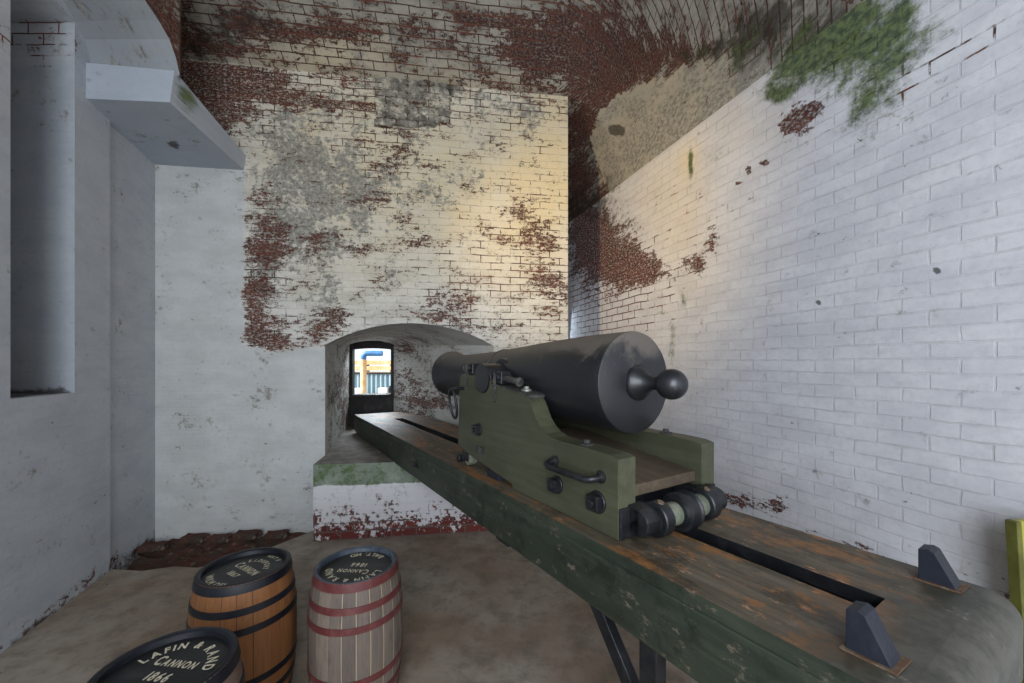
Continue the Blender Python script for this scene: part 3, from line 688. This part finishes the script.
for side, (n0, n1, nout, sg) in enumerate(((1.18, 1.28, 1.18, -1), (1.73, 1.83, 1.83, 1))):
    bm = bmesh.new(); prism(bm, cheek_profile(), 0, n0, n1)
    ck = bm_obj('cheek', bm, M['green_cheek'], ca, CO, bevel=.006)
    # handle
    bm = bmesh.new(); y = nout+sg*.045
    pts = [(nout, 1.475, Hz(.455)), (nout+sg*.03, 1.48, Hz(.455)), (nout+sg*.055, 1.475, Hz(.462)), (nout+sg*.062, 1.45, Hz(.468)), (nout+sg*.062, 1.35, Hz(.468)), (nout+sg*.062, 1.22, Hz(.468)), (nout+sg*.055, 1.195, Hz(.466)), (nout+sg*.03, 1.18, Hz(.462)), (nout, 1.18, Hz(.46))]
    tube(bm, pts, .0145, 12)
    for u_, h_ in ((1.478, .455), (1.18, .46)): lathe(bm, [(0, .026), (.006, .026), (.012, .016), (.018, .014)], (nout, u_, Hz(h_)), (sg, 0, 0), 16)
    bm_obj('handle', bm, M['iron'], ck, CO, smooth=40)
    # bolt heads with square nuts
    for u_, h_, r_ in ((1.462, .562, .042), (1.198, .566, .047), (2.247, .413, .042)):
        bm = bmesh.new(); lathe(bm, [(0, r_), (.008, r_), (.011, r_*.9)], (nout, u_, Hz(h_)), (sg, 0, 0), 20)
        a0, b0 = min(nout+sg*.008, nout+sg*.04), max(nout+sg*.008, nout+sg*.04); q = r_*.68
        vs_ = box(bm, a0, b0, u_-q, u_+q, Hz(h_)-q, Hz(h_)+q); cyl(bm, (nout+sg*.036, u_, Hz(h_)), (nout+sg*.048, u_, Hz(h_)), q*.45, 12)
        bm_obj('bolt_head', bm, M['iron'], ck, CO, bevel=.003, label='square black nut on a round washer')
    bm = bmesh.new(); box(bm, min(nout, nout+sg*.006), max(nout, nout+sg*.006), 2.17, 2.275, Hz(.565), Hz(.515)); bm_obj('iron_plate', bm, M['iron_dusty'], ck, CO, bevel=.002)
    # hanging ring and its eye bolt
    bm = bmesh.new(); tube(bm, [(nout, 2.47, Hz(.165)), (nout+sg*.05, 2.47, Hz(.165)), (nout+sg*.085, 2.47, Hz(.172))], .011, 10); eb = bm_obj('eye_bolt', bm, M['iron'], ck, CO, smooth=40)
    bm = bmesh.new(); cn = Vector((nout+sg*.078, 2.47, Hz(.265)))
    tube(bm, [cn+Vector((sg*.035*math.cos(a)*.4, .052*math.sin(a), .098*math.cos(a))) for a in [2*PI*k/28 for k in range(28)]], .009, 10, closed=True); bm_obj('ring', bm, M['iron'], eb, CO, smooth=40)
    # iron plates on the cheek's top edge
    bm = bmesh.new(); pts = [(1.70, Hz(.178)), (1.70, Hz(.162)), (1.74, Hz(.150)), (1.90, Hz(.134)), (2.06, Hz(.118)), (2.06, Hz(.128)), (1.90, Hz(.142)), (1.74, Hz(.160))]
    prism(bm, pts, 0, n0-.006, n1+.006); tp = bm_obj('top_plate', bm, M['iron_dusty'], ck, CO, bevel=.002)
    bm = bmesh.new(); lathe(bm, [(0, .030), (.010, .030), (.014, .018), (.024, .016), (.028, .010)], ((n0+n1)/2, 1.79, Hz(.147)), (0, 0, 1), 16); bm_obj('plate_bolt', bm, M['steel_bolt'], tp, CO, smooth=40)
    bm = bmesh.new(); lathe(bm, [(0, .032), (.006, .032), (.008, .016), (.022, .014)], ((n0+n1)/2, 1.32, Hz(.357)), (0, 0, 1), 8); bm_obj('top_bolt', bm, M['iron_dusty'], ck, CO)
    # trunnion key bolts, each side of the trunnion, with chains
    for u_ in (2.40, 2.03):
        bm = bmesh.new(); h0 = .07 if u_ > 2.2 else .12
        box(bm, (n0+n1)/2-.035, (n0+n1)/2+.035, u_-.03, u_+.03, Hz(h0), Hz(h0)+.075); cyl(bm, (n0-.004, u_, Hz(h0)+.042), (n1+.004, u_, Hz(h0)+.042), .02, 14)
        kb = bm_obj('key_bolt', bm, M['iron'], ck, CO, bevel=.006)
        bm = bmesh.new(); z = Hz(h0)+.045; lk = []
        for k in range(6):
            c0 = Vector((nout+sg*(.018), u_-.012+.004*(k % 2), z-.026*k))
            if k % 2: f = lambda a: c0+Vector((0, .008*math.cos(a), .016*math.sin(a)))
            else: f = lambda a: c0+Vector((.008*math.cos(a), 0, .016*math.sin(a)))
            tube(bm, [f(2*PI*q/12) for q in range(12)], .0032, 6, closed=True)
        c0 = Vector((nout+sg*.012, u_+.02, z))
        tube(bm, [c0+Vector((0, .026*math.cos(2*PI*q/16), .026*math.sin(2*PI*q/16))) for q in range(16)], .0042, 6, closed=True)
        bm_obj('chain', bm, M['iron_dusty'], kb, CO, smooth=40)
    bm = bmesh.new(); cyl(bm, ((n0+n1)/2-.01, 2.01, Hz(.085)), ((n0+n1)/2-.01, 1.84, Hz(.10)), .019, 14, rd=.004); cyl(bm, ((n0+n1)/2-.01, 1.852, Hz(.10)), ((n0+n1)/2-.01, 1.840, Hz(.10)), .026, 14)
    bm_obj('locking_pin', bm, M['iron_dusty'], ck, CO, smooth=40)
    # rear iron bearing block under the cheek end
    bm = bmesh.new(); a, b = (n0+.004, 1.345) if side == 0 else (1.665, n1-.004)
    box(bm, a, b, 1.080, 1.20, Hz(.683), Hz(.565)); bm_obj('axle_bearing', bm, M['iron'], ck, CO, bevel=.004)
    # front truck wheel
    cx_ = (n0+n1)/2
    bm = bmesh.new(); lathe(bm, [(0, .015), (0, .045), (.006, .052), (.054, .052), (.06, .045), (.06, .015)], (n0+.02, 2.46, PT+.053), (1,0,0), 24); bm_obj('truck_wheel', bm, M['pale_green'], ck, CO, smooth=30)
    bm = bmesh.new(); cyl(bm, (n0-.005, 2.46, PT+.053), (n1, 2.46, PT+.053), .014, 12); box(bm, n0+.002, n0+.016, 2.43, 2.50, PT+.035, PT+.12); cyl(bm, (n0-.012, 2.545, PT+.035), (n0+.03, 2.545, PT+.035), .026, 14, rd=.004); bm_obj('truck_bracket', bm, M['iron'], ck, CO, bevel=.002)
    bm = bmesh.new(); box(bm, n0+.01, n1-.01, 2.02, 2.16, PT+.001, PT+.045); bm_obj('under_block', bm, M['iron_blue'], ck, CO, bevel=.004)
# boards between the cheeks
bm = bmesh.new(); prism(bm, [(1.12, Hz(.548)), (1.12, Hz(.50)), (1.95, Hz(.40)), (1.95, Hz(.45))], 0, 1.281, 1.729); bm_obj('bed_board', bm, M['old_board'], ca, CO, bevel=.006, label='sloping brown board between the cheeks')
bm = bmesh.new(); box(bm, 1.281, 1.729, 2.33, 2.46, Hz(.55), Hz(.34)); bm_obj('transom', bm, M['green_cheek'], ca, CO, bevel=.006)
bm = bmesh.new(); box(bm, 1.281, 1.729, 1.20, 1.30, Hz(.66), Hz(.56)); bm_obj('transom', bm, M['iron'], ca, CO, bevel=.006)
# eccentric axle with its roller
ZA = Hz(.615); UA = 1.035
bm = bmesh.new(); cyl(bm, (1.34, UA, ZA), (1.67, UA, ZA), .047, 28); ax = bm_obj('rear_axle', bm, M['pale_green'], ca, CO, smooth=30, label='pale green worn rear axle')
for n_, n2_ in ((1.315, 1.375), (1.63, 1.69)):
    bm = bmesh.new(); lathe(bm, [(0, .046), (0, .064), (.005, .069), (.05, .069), (.055, .064), (.055, .046)], (n_, UA, ZA), (1,0,0), 28, cap=False)
    hb = bm_obj('axle_collar', bm, M['iron'], ax, CO, smooth=30)
    bm = bmesh.new(); cyl(bm, (n_+.027, UA-.012, ZA+.056), (n_+.027, UA-.018, ZA+.072), .013, 12); bm_obj('oil_hole', bm, M['rust'], hb, CO)
bm = bmesh.new(); lathe(bm, [(0, .043), (0, .062), (.012, .066), (.018, .078), (.026, .080), (.032, .072), (.078, .072), (.084, .080), (.092, .078), (.098, .066), (.108, .062), (.108, .043)], (1.45, UA, ZA), (1,0,0), 40, cap=False)
bm_obj('roller', bm, M['iron'], ax, CO, smooth=30, label='black grooved roller')
for n0_, n1_ in ((1.235, 1.315), (1.69, 1.775)):
    bm = bmesh.new(); lathe(bm, [(0, .052), (n1_-n0_, .052)], (n0_, UA+.01, ZA), (1,0,0), 24); prism(bm, [(UA, ZA-.052), (UA, ZA+.052), (1.10, ZA+.06), (1.10, ZA-.065)], 0, n0_, n1_); bm_obj('axle_bracket', bm, M['iron'], ax, CO, bevel=.004)

# ----- cannon
GO = (NC, 2.2, AX-.25)
gun = empty('cannon', W(NC, 2.2, AX-.25), TH, 'black iron cannon barrel pointing at the small window, dust along its top', 'cannon')
prof_g = []
kc, kr = 1.087, .067
for k in range(13): a = PI*k/14; prof_g.append((kc-kr*math.cos(a), kr*math.sin(a)))
prof_g += [(1.160, .031), (1.175, .029), (1.195, .034), (1.215, .047), (1.235, .066), (1.248, .078), (1.256, .083), (1.262, .084), (1.268, .082)]
prof_g += [(1.270, .09), (1.280, .234), (1.284, .2405), (1.292, .243), (1.36, .243), (1.40, .242), (1.60, .238), (1.80, .228), (2.0, .216), (2.2, .203), (2.42, .188), (2.424, .194), (2.44, .194), (2.446, .184), (2.7, .176), (3.05, .166), (3.20, .168), (3.29, .182), (3.35, .198), (3.375, .203), (3.39, .201), (3.398, .190), (3.40, .08), (3.30, .078), (2.6, .078), (2.6, .0)]
bm = bmesh.new(); lathe(bm, prof_g, (NC, 0, AX), (0, 1, 0), 72, cap=False); bm_obj('tube', bm, M['gun'], gun, GO, smooth=28)
for sg in (-1, 1):
    bm = bmesh.new(); lathe(bm, [(0, TR), (.150, TR), (.150, .122), (.19, .128), (.225, .14)], (NC+sg*.335, TU, AX), (-sg, 0, 0), 36); bm_obj('trunnion', bm, M['gun'], gun, GO, smooth=30)

# ---------------------------------------------------------------- powder barrels
GLY = {}
def glyph(ch):
    if ch in GLY: return GLY[ch]
    cu = bpy.data.curves.new('g', 'FONT'); cu.body = ch; cu.size = 1; cu.resolution_u = 3; cu.offset = .03; ob = bpy.data.objects.new('g', cu); C.objects.link(ob)
    bpy.context.view_layer.update(); dg = bpy.context.evaluated_depsgraph_get(); me = ob.evaluated_get(dg).to_mesh()
    vs_ = [(v.co.x, v.co.y) for v in me.vertices]; fs = [tuple(p.vertices) for p in me.polygons]
    ob.evaluated_get(dg).to_mesh_clear(); bpy.data.objects.remove(ob); bpy.data.curves.remove(cu)
    if vs_:
        x0 = min(v[0] for v in vs_); x1 = max(v[0] for v in vs_); res = ([(x-x0, y) for x, y in vs_], fs, x1-x0)
    else: res = ([], [], .3)
    GLY[ch] = res; return res
def put_text(V, F, text, size, place, gap=.14, sx=1.0, big=1.35):
    ws = []; 
    for ch in text:
        s = size*(big if ch.startswith('^') else 1); ws.append(None)
    chars = []; i = 0
    while i < len(text):
        if text[i] == '^': chars.append((text[i+1], size*big)); i += 2
        else: chars.append((text[i], size)); i += 1
    tot = sum(glyph(c)[2]*s*sx+gap*size for c, s in chars)-gap*size; x = -tot/2
    for c, s in chars:
        vs_, fs, wd = glyph(c); b = len(V)
        cx = x+wd*s*sx/2
        for gx, gy in vs_:
            # thicken the strokes a little by doubling offset copies is avoided: plain stencil face
            V.append(place(cx, (gx*s-wd*s/2)*sx, gy*s))
        F += [tuple(b+k for k in f) for f in fs]
        x += wd*s*sx+gap*size
def arc(R, ang0, inward=False):
    def f(c, dx, dy):
        if not inward: a = ang0-c/R; r = R+dy; return (r*math.cos(a)+dx*math.sin(a), r*math.sin(a)-dx*math.cos(a), 0)
        a = ang0+c/R; r = R-dy; return (r*math.cos(a)-dx*math.sin(a), r*math.sin(a)+dx*math.cos(a), 0)
    return f
def line(y0): return lambda c, dx, dy: (c+dx, y0+dy, 0)
M['stencil'] = plain('cream_stencil_paint', (.50,.46,.34), .7, 0, (.72,.68,.52), 60, .05)
M['head_black'] = plain('black_barrel_head', (.008,.009,.010), .42, 0, (.022,.024,.025), 12, .2)
def stave_mat(name, c1, c2, seam, light, lamt, blot):
    t = NT(name); uv = t.uv(); sx = t.n.new('ShaderNodeSeparateXYZ'); t.link(uv, sx.inputs[0])
    su = t.mul(sx.outputs[0], 22); fr = t.math('FRACT', su); fl = t.math('FLOOR', su)
    wn = t.n.new('ShaderNodeTexWhiteNoise'); wn.noise_dimensions = '1D'; t.link(fl, wn.inputs['W'])
    g = t.noise(t.mapping(uv, (60, 3, 1)), 2.2, 6, .7); g2 = t.noise(t.mapping(uv, (9, 2.5, 1)), 2.0, 6, .7)
    col = t.mix(wn.outputs['Value'], c1, c2); col = t.mix(t.mul(t.step(g, .4, .7), .5), col, blot); col = t.mix(t.mul(t.step(g2, .5, .68), .55), col, blot)
    e = t.math('ABSOLUTE', t.math('SUBTRACT', fr, .5)); em = t.step(e, .465, .49)
    sel = t.step(wn.outputs['Value'], .45, .5)
    col = t.mix(t.mul(em, t.mul(sel, lamt)), col, light); col = t.mix(t.mul(em, t.math('SUBTRACT', 1.0, sel)), col, seam)
    t.bump(t.add(t.mul(em, -.6), t.mul(g, .4)), .4, .004); return t.fin(col, .55, 0, .35)
M['oak'] = stave_mat('orange_oak_staves', (.25,.105,.036), (.18,.070,.025), (.05,.02,.010), (.44,.23,.07), .8, (.12,.05,.022))
M['grey_oak'] = stave_mat('grey_oak_staves', (.21,.165,.13), (.12,.095,.08), (.05,.038,.034), (.48,.37,.22), .9, (.065,.055,.052))
M['brown_oak'] = stave_mat('brown_oak_staves', (.17,.115,.09), (.13,.09,.07), (.05,.03,.025), (.3,.22,.15), .6, (.08,.055,.045))
M['hoop_red'] = plain('dark_red_hoop', (.10,.022,.022), .5, 0, (.15,.05,.045), 16, .15)
M['hoop_black'] = plain('black_hoop', (.006,.007,.011), .45, 0, (.012,.014,.020), 10, .15)
M['rim_grey'] = plain('slate_blue_rim', (.035,.045,.062), .4, 0, (.10,.12,.15), 12, .15)
def powder_barrel(x, y, rot, rs, wood, hoop, rim, texts, label):
    o = empty('powder_barrel', (x, y, 0), rot, label, 'barrel', 'powder barrels on the floor')
    HB = .65; rt = .196*rs; rb = .227*rs
    def R(z): k = (z/HB*2-1); return rt+(rb-rt)*(1-abs(k)**2.2)
    seg = 88; V = []; F = []; zs = [HB*k/24 for k in range(25)]
    for z in zs:
        for k in range(seg): a = 2*PI*k/seg; V.append((R(z)*math.cos(a), R(z)*math.sin(a), z))
    for i in range(24):
        for k in range(seg): F.append((i*seg+k, i*seg+(k+1) % seg, (i+1)*seg+(k+1) % seg, (i+1)*seg+k))
    F.append(tuple(range(seg))[::-1])
    def uvf(co, p):
        a = math.atan2(co.y, co.x)/(2*PI); ca_ = math.atan2(p.center[1], p.center[0])/(2*PI)
        if ca_-a > .5: a += 1
        if a-ca_ > .5: a -= 1
        return (a, co.z)
    link_mesh('staves', V, F, wood, o, uvs=uvf, smooth=True)
    bm = bmesh.new(); lathe(bm, [(HB-.012, rt+.0015), (HB+.001, rt), (HB+.002, rt-.012), (HB-.004, rt-.020), (HB-.030, rt-.024)], (0,0,0), (0,0,1), 72, cap=False); bm_obj('rim', bm, rim, o, smooth=35)
    bm = bmesh.new(); lathe(bm, [(0, 0), (0, rt-.022), (.012, rt-.022), (.012, 0)], (0,0,HB-.034), (0,0,1), 72, cap=False); hd = bm_obj('head', bm, M['head_black'], o, label='black head with cream stencilled lettering')
    for (txt, size, fn, sx_, big) in texts:
        V = []; F = []; put_text(V, F, txt, size, fn, sx=sx_, big=big)
        link_mesh('lettering', [(v[0], v[1], HB-.0205) for v in V], F, M['stencil'], hd)
    for zc, hw in ((HB-.021, .019), (HB-.118, .015), (HB-.205, .015), (.205, .015), (.118, .015), (.030, .020)):
        bm = bmesh.new(); n = 5; pr = [(zc-hw, R(zc-hw)-.002)]+[(zc-hw+2*hw*k/n, R(zc-hw+2*hw*k/n)+.0035) for k in range(n+1)]+[(zc+hw, R(zc+hw)-.002)]
        lathe(bm, pr, (0,0,0), (0,0,1), 72, cap=False); bm_obj('hoop', bm, hoop, o, smooth=40)
    return o
LR = [('LAFIN & RAND', .046, arc(.112, PI/2), .80, 1.35), ('^CANNON', .042, line(.022), .66, 1.35), ('1866', .050, line(-.040), .72, 1.35), ('BALT. MD', .044, arc(.152, -PI/2, True), .85, 1.35)]
DP = [('E.I.DUPONT', .036, arc(.080, PI/2), .62, 1.35), ('HAY F', .032, arc(.132, PI/2), .8, 1.35), ('^CANNON', .054, line(-.010), .60, 1.15), ('1867', .042, line(-.066), .85, 1.35), ('WILM DEL', .042, arc(.156, -PI/2, True), .85, 1.35)]
powder_barrel(-1.15, 1.327, math.radians(-8), 1.0, M['brown_oak'], M['hoop_black'], M['hoop_black'], LR, 'dark powder barrel with black rim, nearest and cut off at the bottom left')
powder_barrel(-1.325, 1.986, math.radians(-32), 1.0, M['oak'], M['hoop_black'], M['hoop_black'], DP, 'orange oak powder barrel with black hoops between the other two')
powder_barrel(-.78, 2.01, math.radians(176), .98, M['grey_oak'], M['hoop_red'], M['rim_grey'], LR, 'grey oak powder barrel with dark red hoops, rightmost of the three')

# ---------------------------------------------------------------- yellow board leaning by the right wall
t = empty('sign_board', (2.045, 1.58, 0), math.atan2(-1, .325)*0, 'yellow painted board with olive edge leaning at the right wall beyond the platform', 'board')
M['yellow'] = plain('yellow_paint', (.42,.38,.06), .5, 0, (.55,.50,.10), 12); M['olive'] = plain('olive_edge', (.10,.10,.02), .5)
bm = bmesh.new(); q = [(0, 0), (-.062, 1.03), (.10, 1.045), (.12, 0)]
prism(bm, [(x, z) for x, z in q], 1, -.012, .012); bm_obj('board', bm, M['yellow'], t, bevel=.003)
bm = bmesh.new(); prism(bm, [(-.012, 0), (-.076, 1.03), (-.056, 1.033), (.014, 0)], 1, -.02, .02); bm_obj('edge_strip', bm, M['olive'], t, bevel=.003, label='olive green edge')

# ---------------------------------------------------------------- outside the window
M['ground'] = plain('pale_gravel', (.35,.33,.30), .9, 0, (.5,.48,.44), 3)
bm = bmesh.new(); bmesh.ops.create_grid(bm, x_segments=2, y_segments=2, size=25); bmesh.ops.translate(bm, verts=bm.verts[:], vec=(-5, 34, -.02)); struct(bm_obj('ground', bm, M['ground']))
M['fence'] = plain('blue_grey_fence', (.28,.40,.47), .6, 0, (.34,.46,.52), 3); M['blue_pipe'] = plain('blue_pipe', (.03,.12,.28), .5); M['tan'] = plain('tan_timber', (.62,.36,.16), .7, 0, (.8,.6,.4), 4)
M['white_box'] = plain('white_box', (.75,.75,.70), .6, 0, (.8,.8,.75), 4)
fe = empty('metal_fence', (-5.4, 14.0, 0), 0, 'blue grey corrugated metal fence seen through the small window', 'fence')
bm = bmesh.new(); n = 160; x0, x1 = -3.2, 3.2; A = []; B = []
for i in range(n+1):
    x = x0+(x1-x0)*i/n; y = .035*(1 if (i//2) % 2 else -1); A.append(bm.verts.new((x, y, 0))); B.append(bm.verts.new((x, y, 1.30)))
for i in range(n): bm.faces.new((A[i], A[i+1], B[i+1], B[i]))
s = bm_obj('panel', bm, M['fence'], fe); s.modifiers.new('thick', 'SOLIDIFY').thickness = .01
bm = bmesh.new(); box(bm, -3.2, 3.2, -.06, .06, 1.30, 1.36); bm_obj('top_rail', bm, M['iron'], fe)
for xx in (-3.1, -1.0, 1.3, 3.1):
    bm = bmesh.new(); cyl(bm, (xx, -.08, 0), (xx, -.08, 1.36), .035, 10); bm_obj('post', bm, M['steel_bolt'], fe)
pp = empty('pipe', (-4.9, 13.2, 0), 0, 'blue elbow pipe on a pale post seen through the window', 'pipe')
bm = bmesh.new(); cyl(bm, (0, 0, 0), (0, 0, 1.80), .10, 18); bm_obj('post', bm, M['tan'], pp, smooth=40, label='tan upright')
bm = bmesh.new(); tube(bm, [(0, 0, 1.78), (0.0, 0, 1.90), (.04, 0, 1.97), (.12, 0, 2.0), (.3, 0, 2.0), (.62, 0, 2.0)], .09, 16); bm_obj('elbow', bm, M['blue_pipe'], pp, smooth=40)
ts = empty('timber_stack', (-7.2, 19.0, 0), 0, 'stack of tan timber beams beyond the fence', 'timber stack')
for k in range(7):
    bm = bmesh.new(); box(bm, -1.2+.06*(k % 3), 1.7-.1*(k % 2), -.4, .4, .27*k, .27*k+.20); bm_obj('timber', bm, M['tan'], ts, bevel=.01)
    if k < 6:
        for xx in (-1.0, 0.2, 1.4):
            bm = bmesh.new(); box(bm, xx, xx+.1, -.4, .4, .27*k+.20, .27*k+.27); bm_obj('spacer', bm, M['white_box'], ts)
def crate(x, y, z0, w_, h_, m, lab, cat, name):
    bm = bmesh.new(); box(bm, -w_/2, w_/2, -.15, .15, 0, h_); 
    o = bm_obj(name, bm, m, None, bevel=.02); o.location = (x, y, z0); return tag(o, lab, cat)
crate(-5.15, 13.4, 0, .34, .84, M['white_box'], 'white box at the left foot of the fence outside the window', 'box', 'white_box')
crate(-4.30, 13.4, 0, .30, .86, M['white_box'], 'cream box at the right foot of the fence outside the window', 'box', 'white_box')
crate(-4.03, 13.55, 0, .18, .92, M['iron_blue'], 'small dark blue cabinet beside the cream box outside the window', 'cabinet', 'outdoor_cabinet')
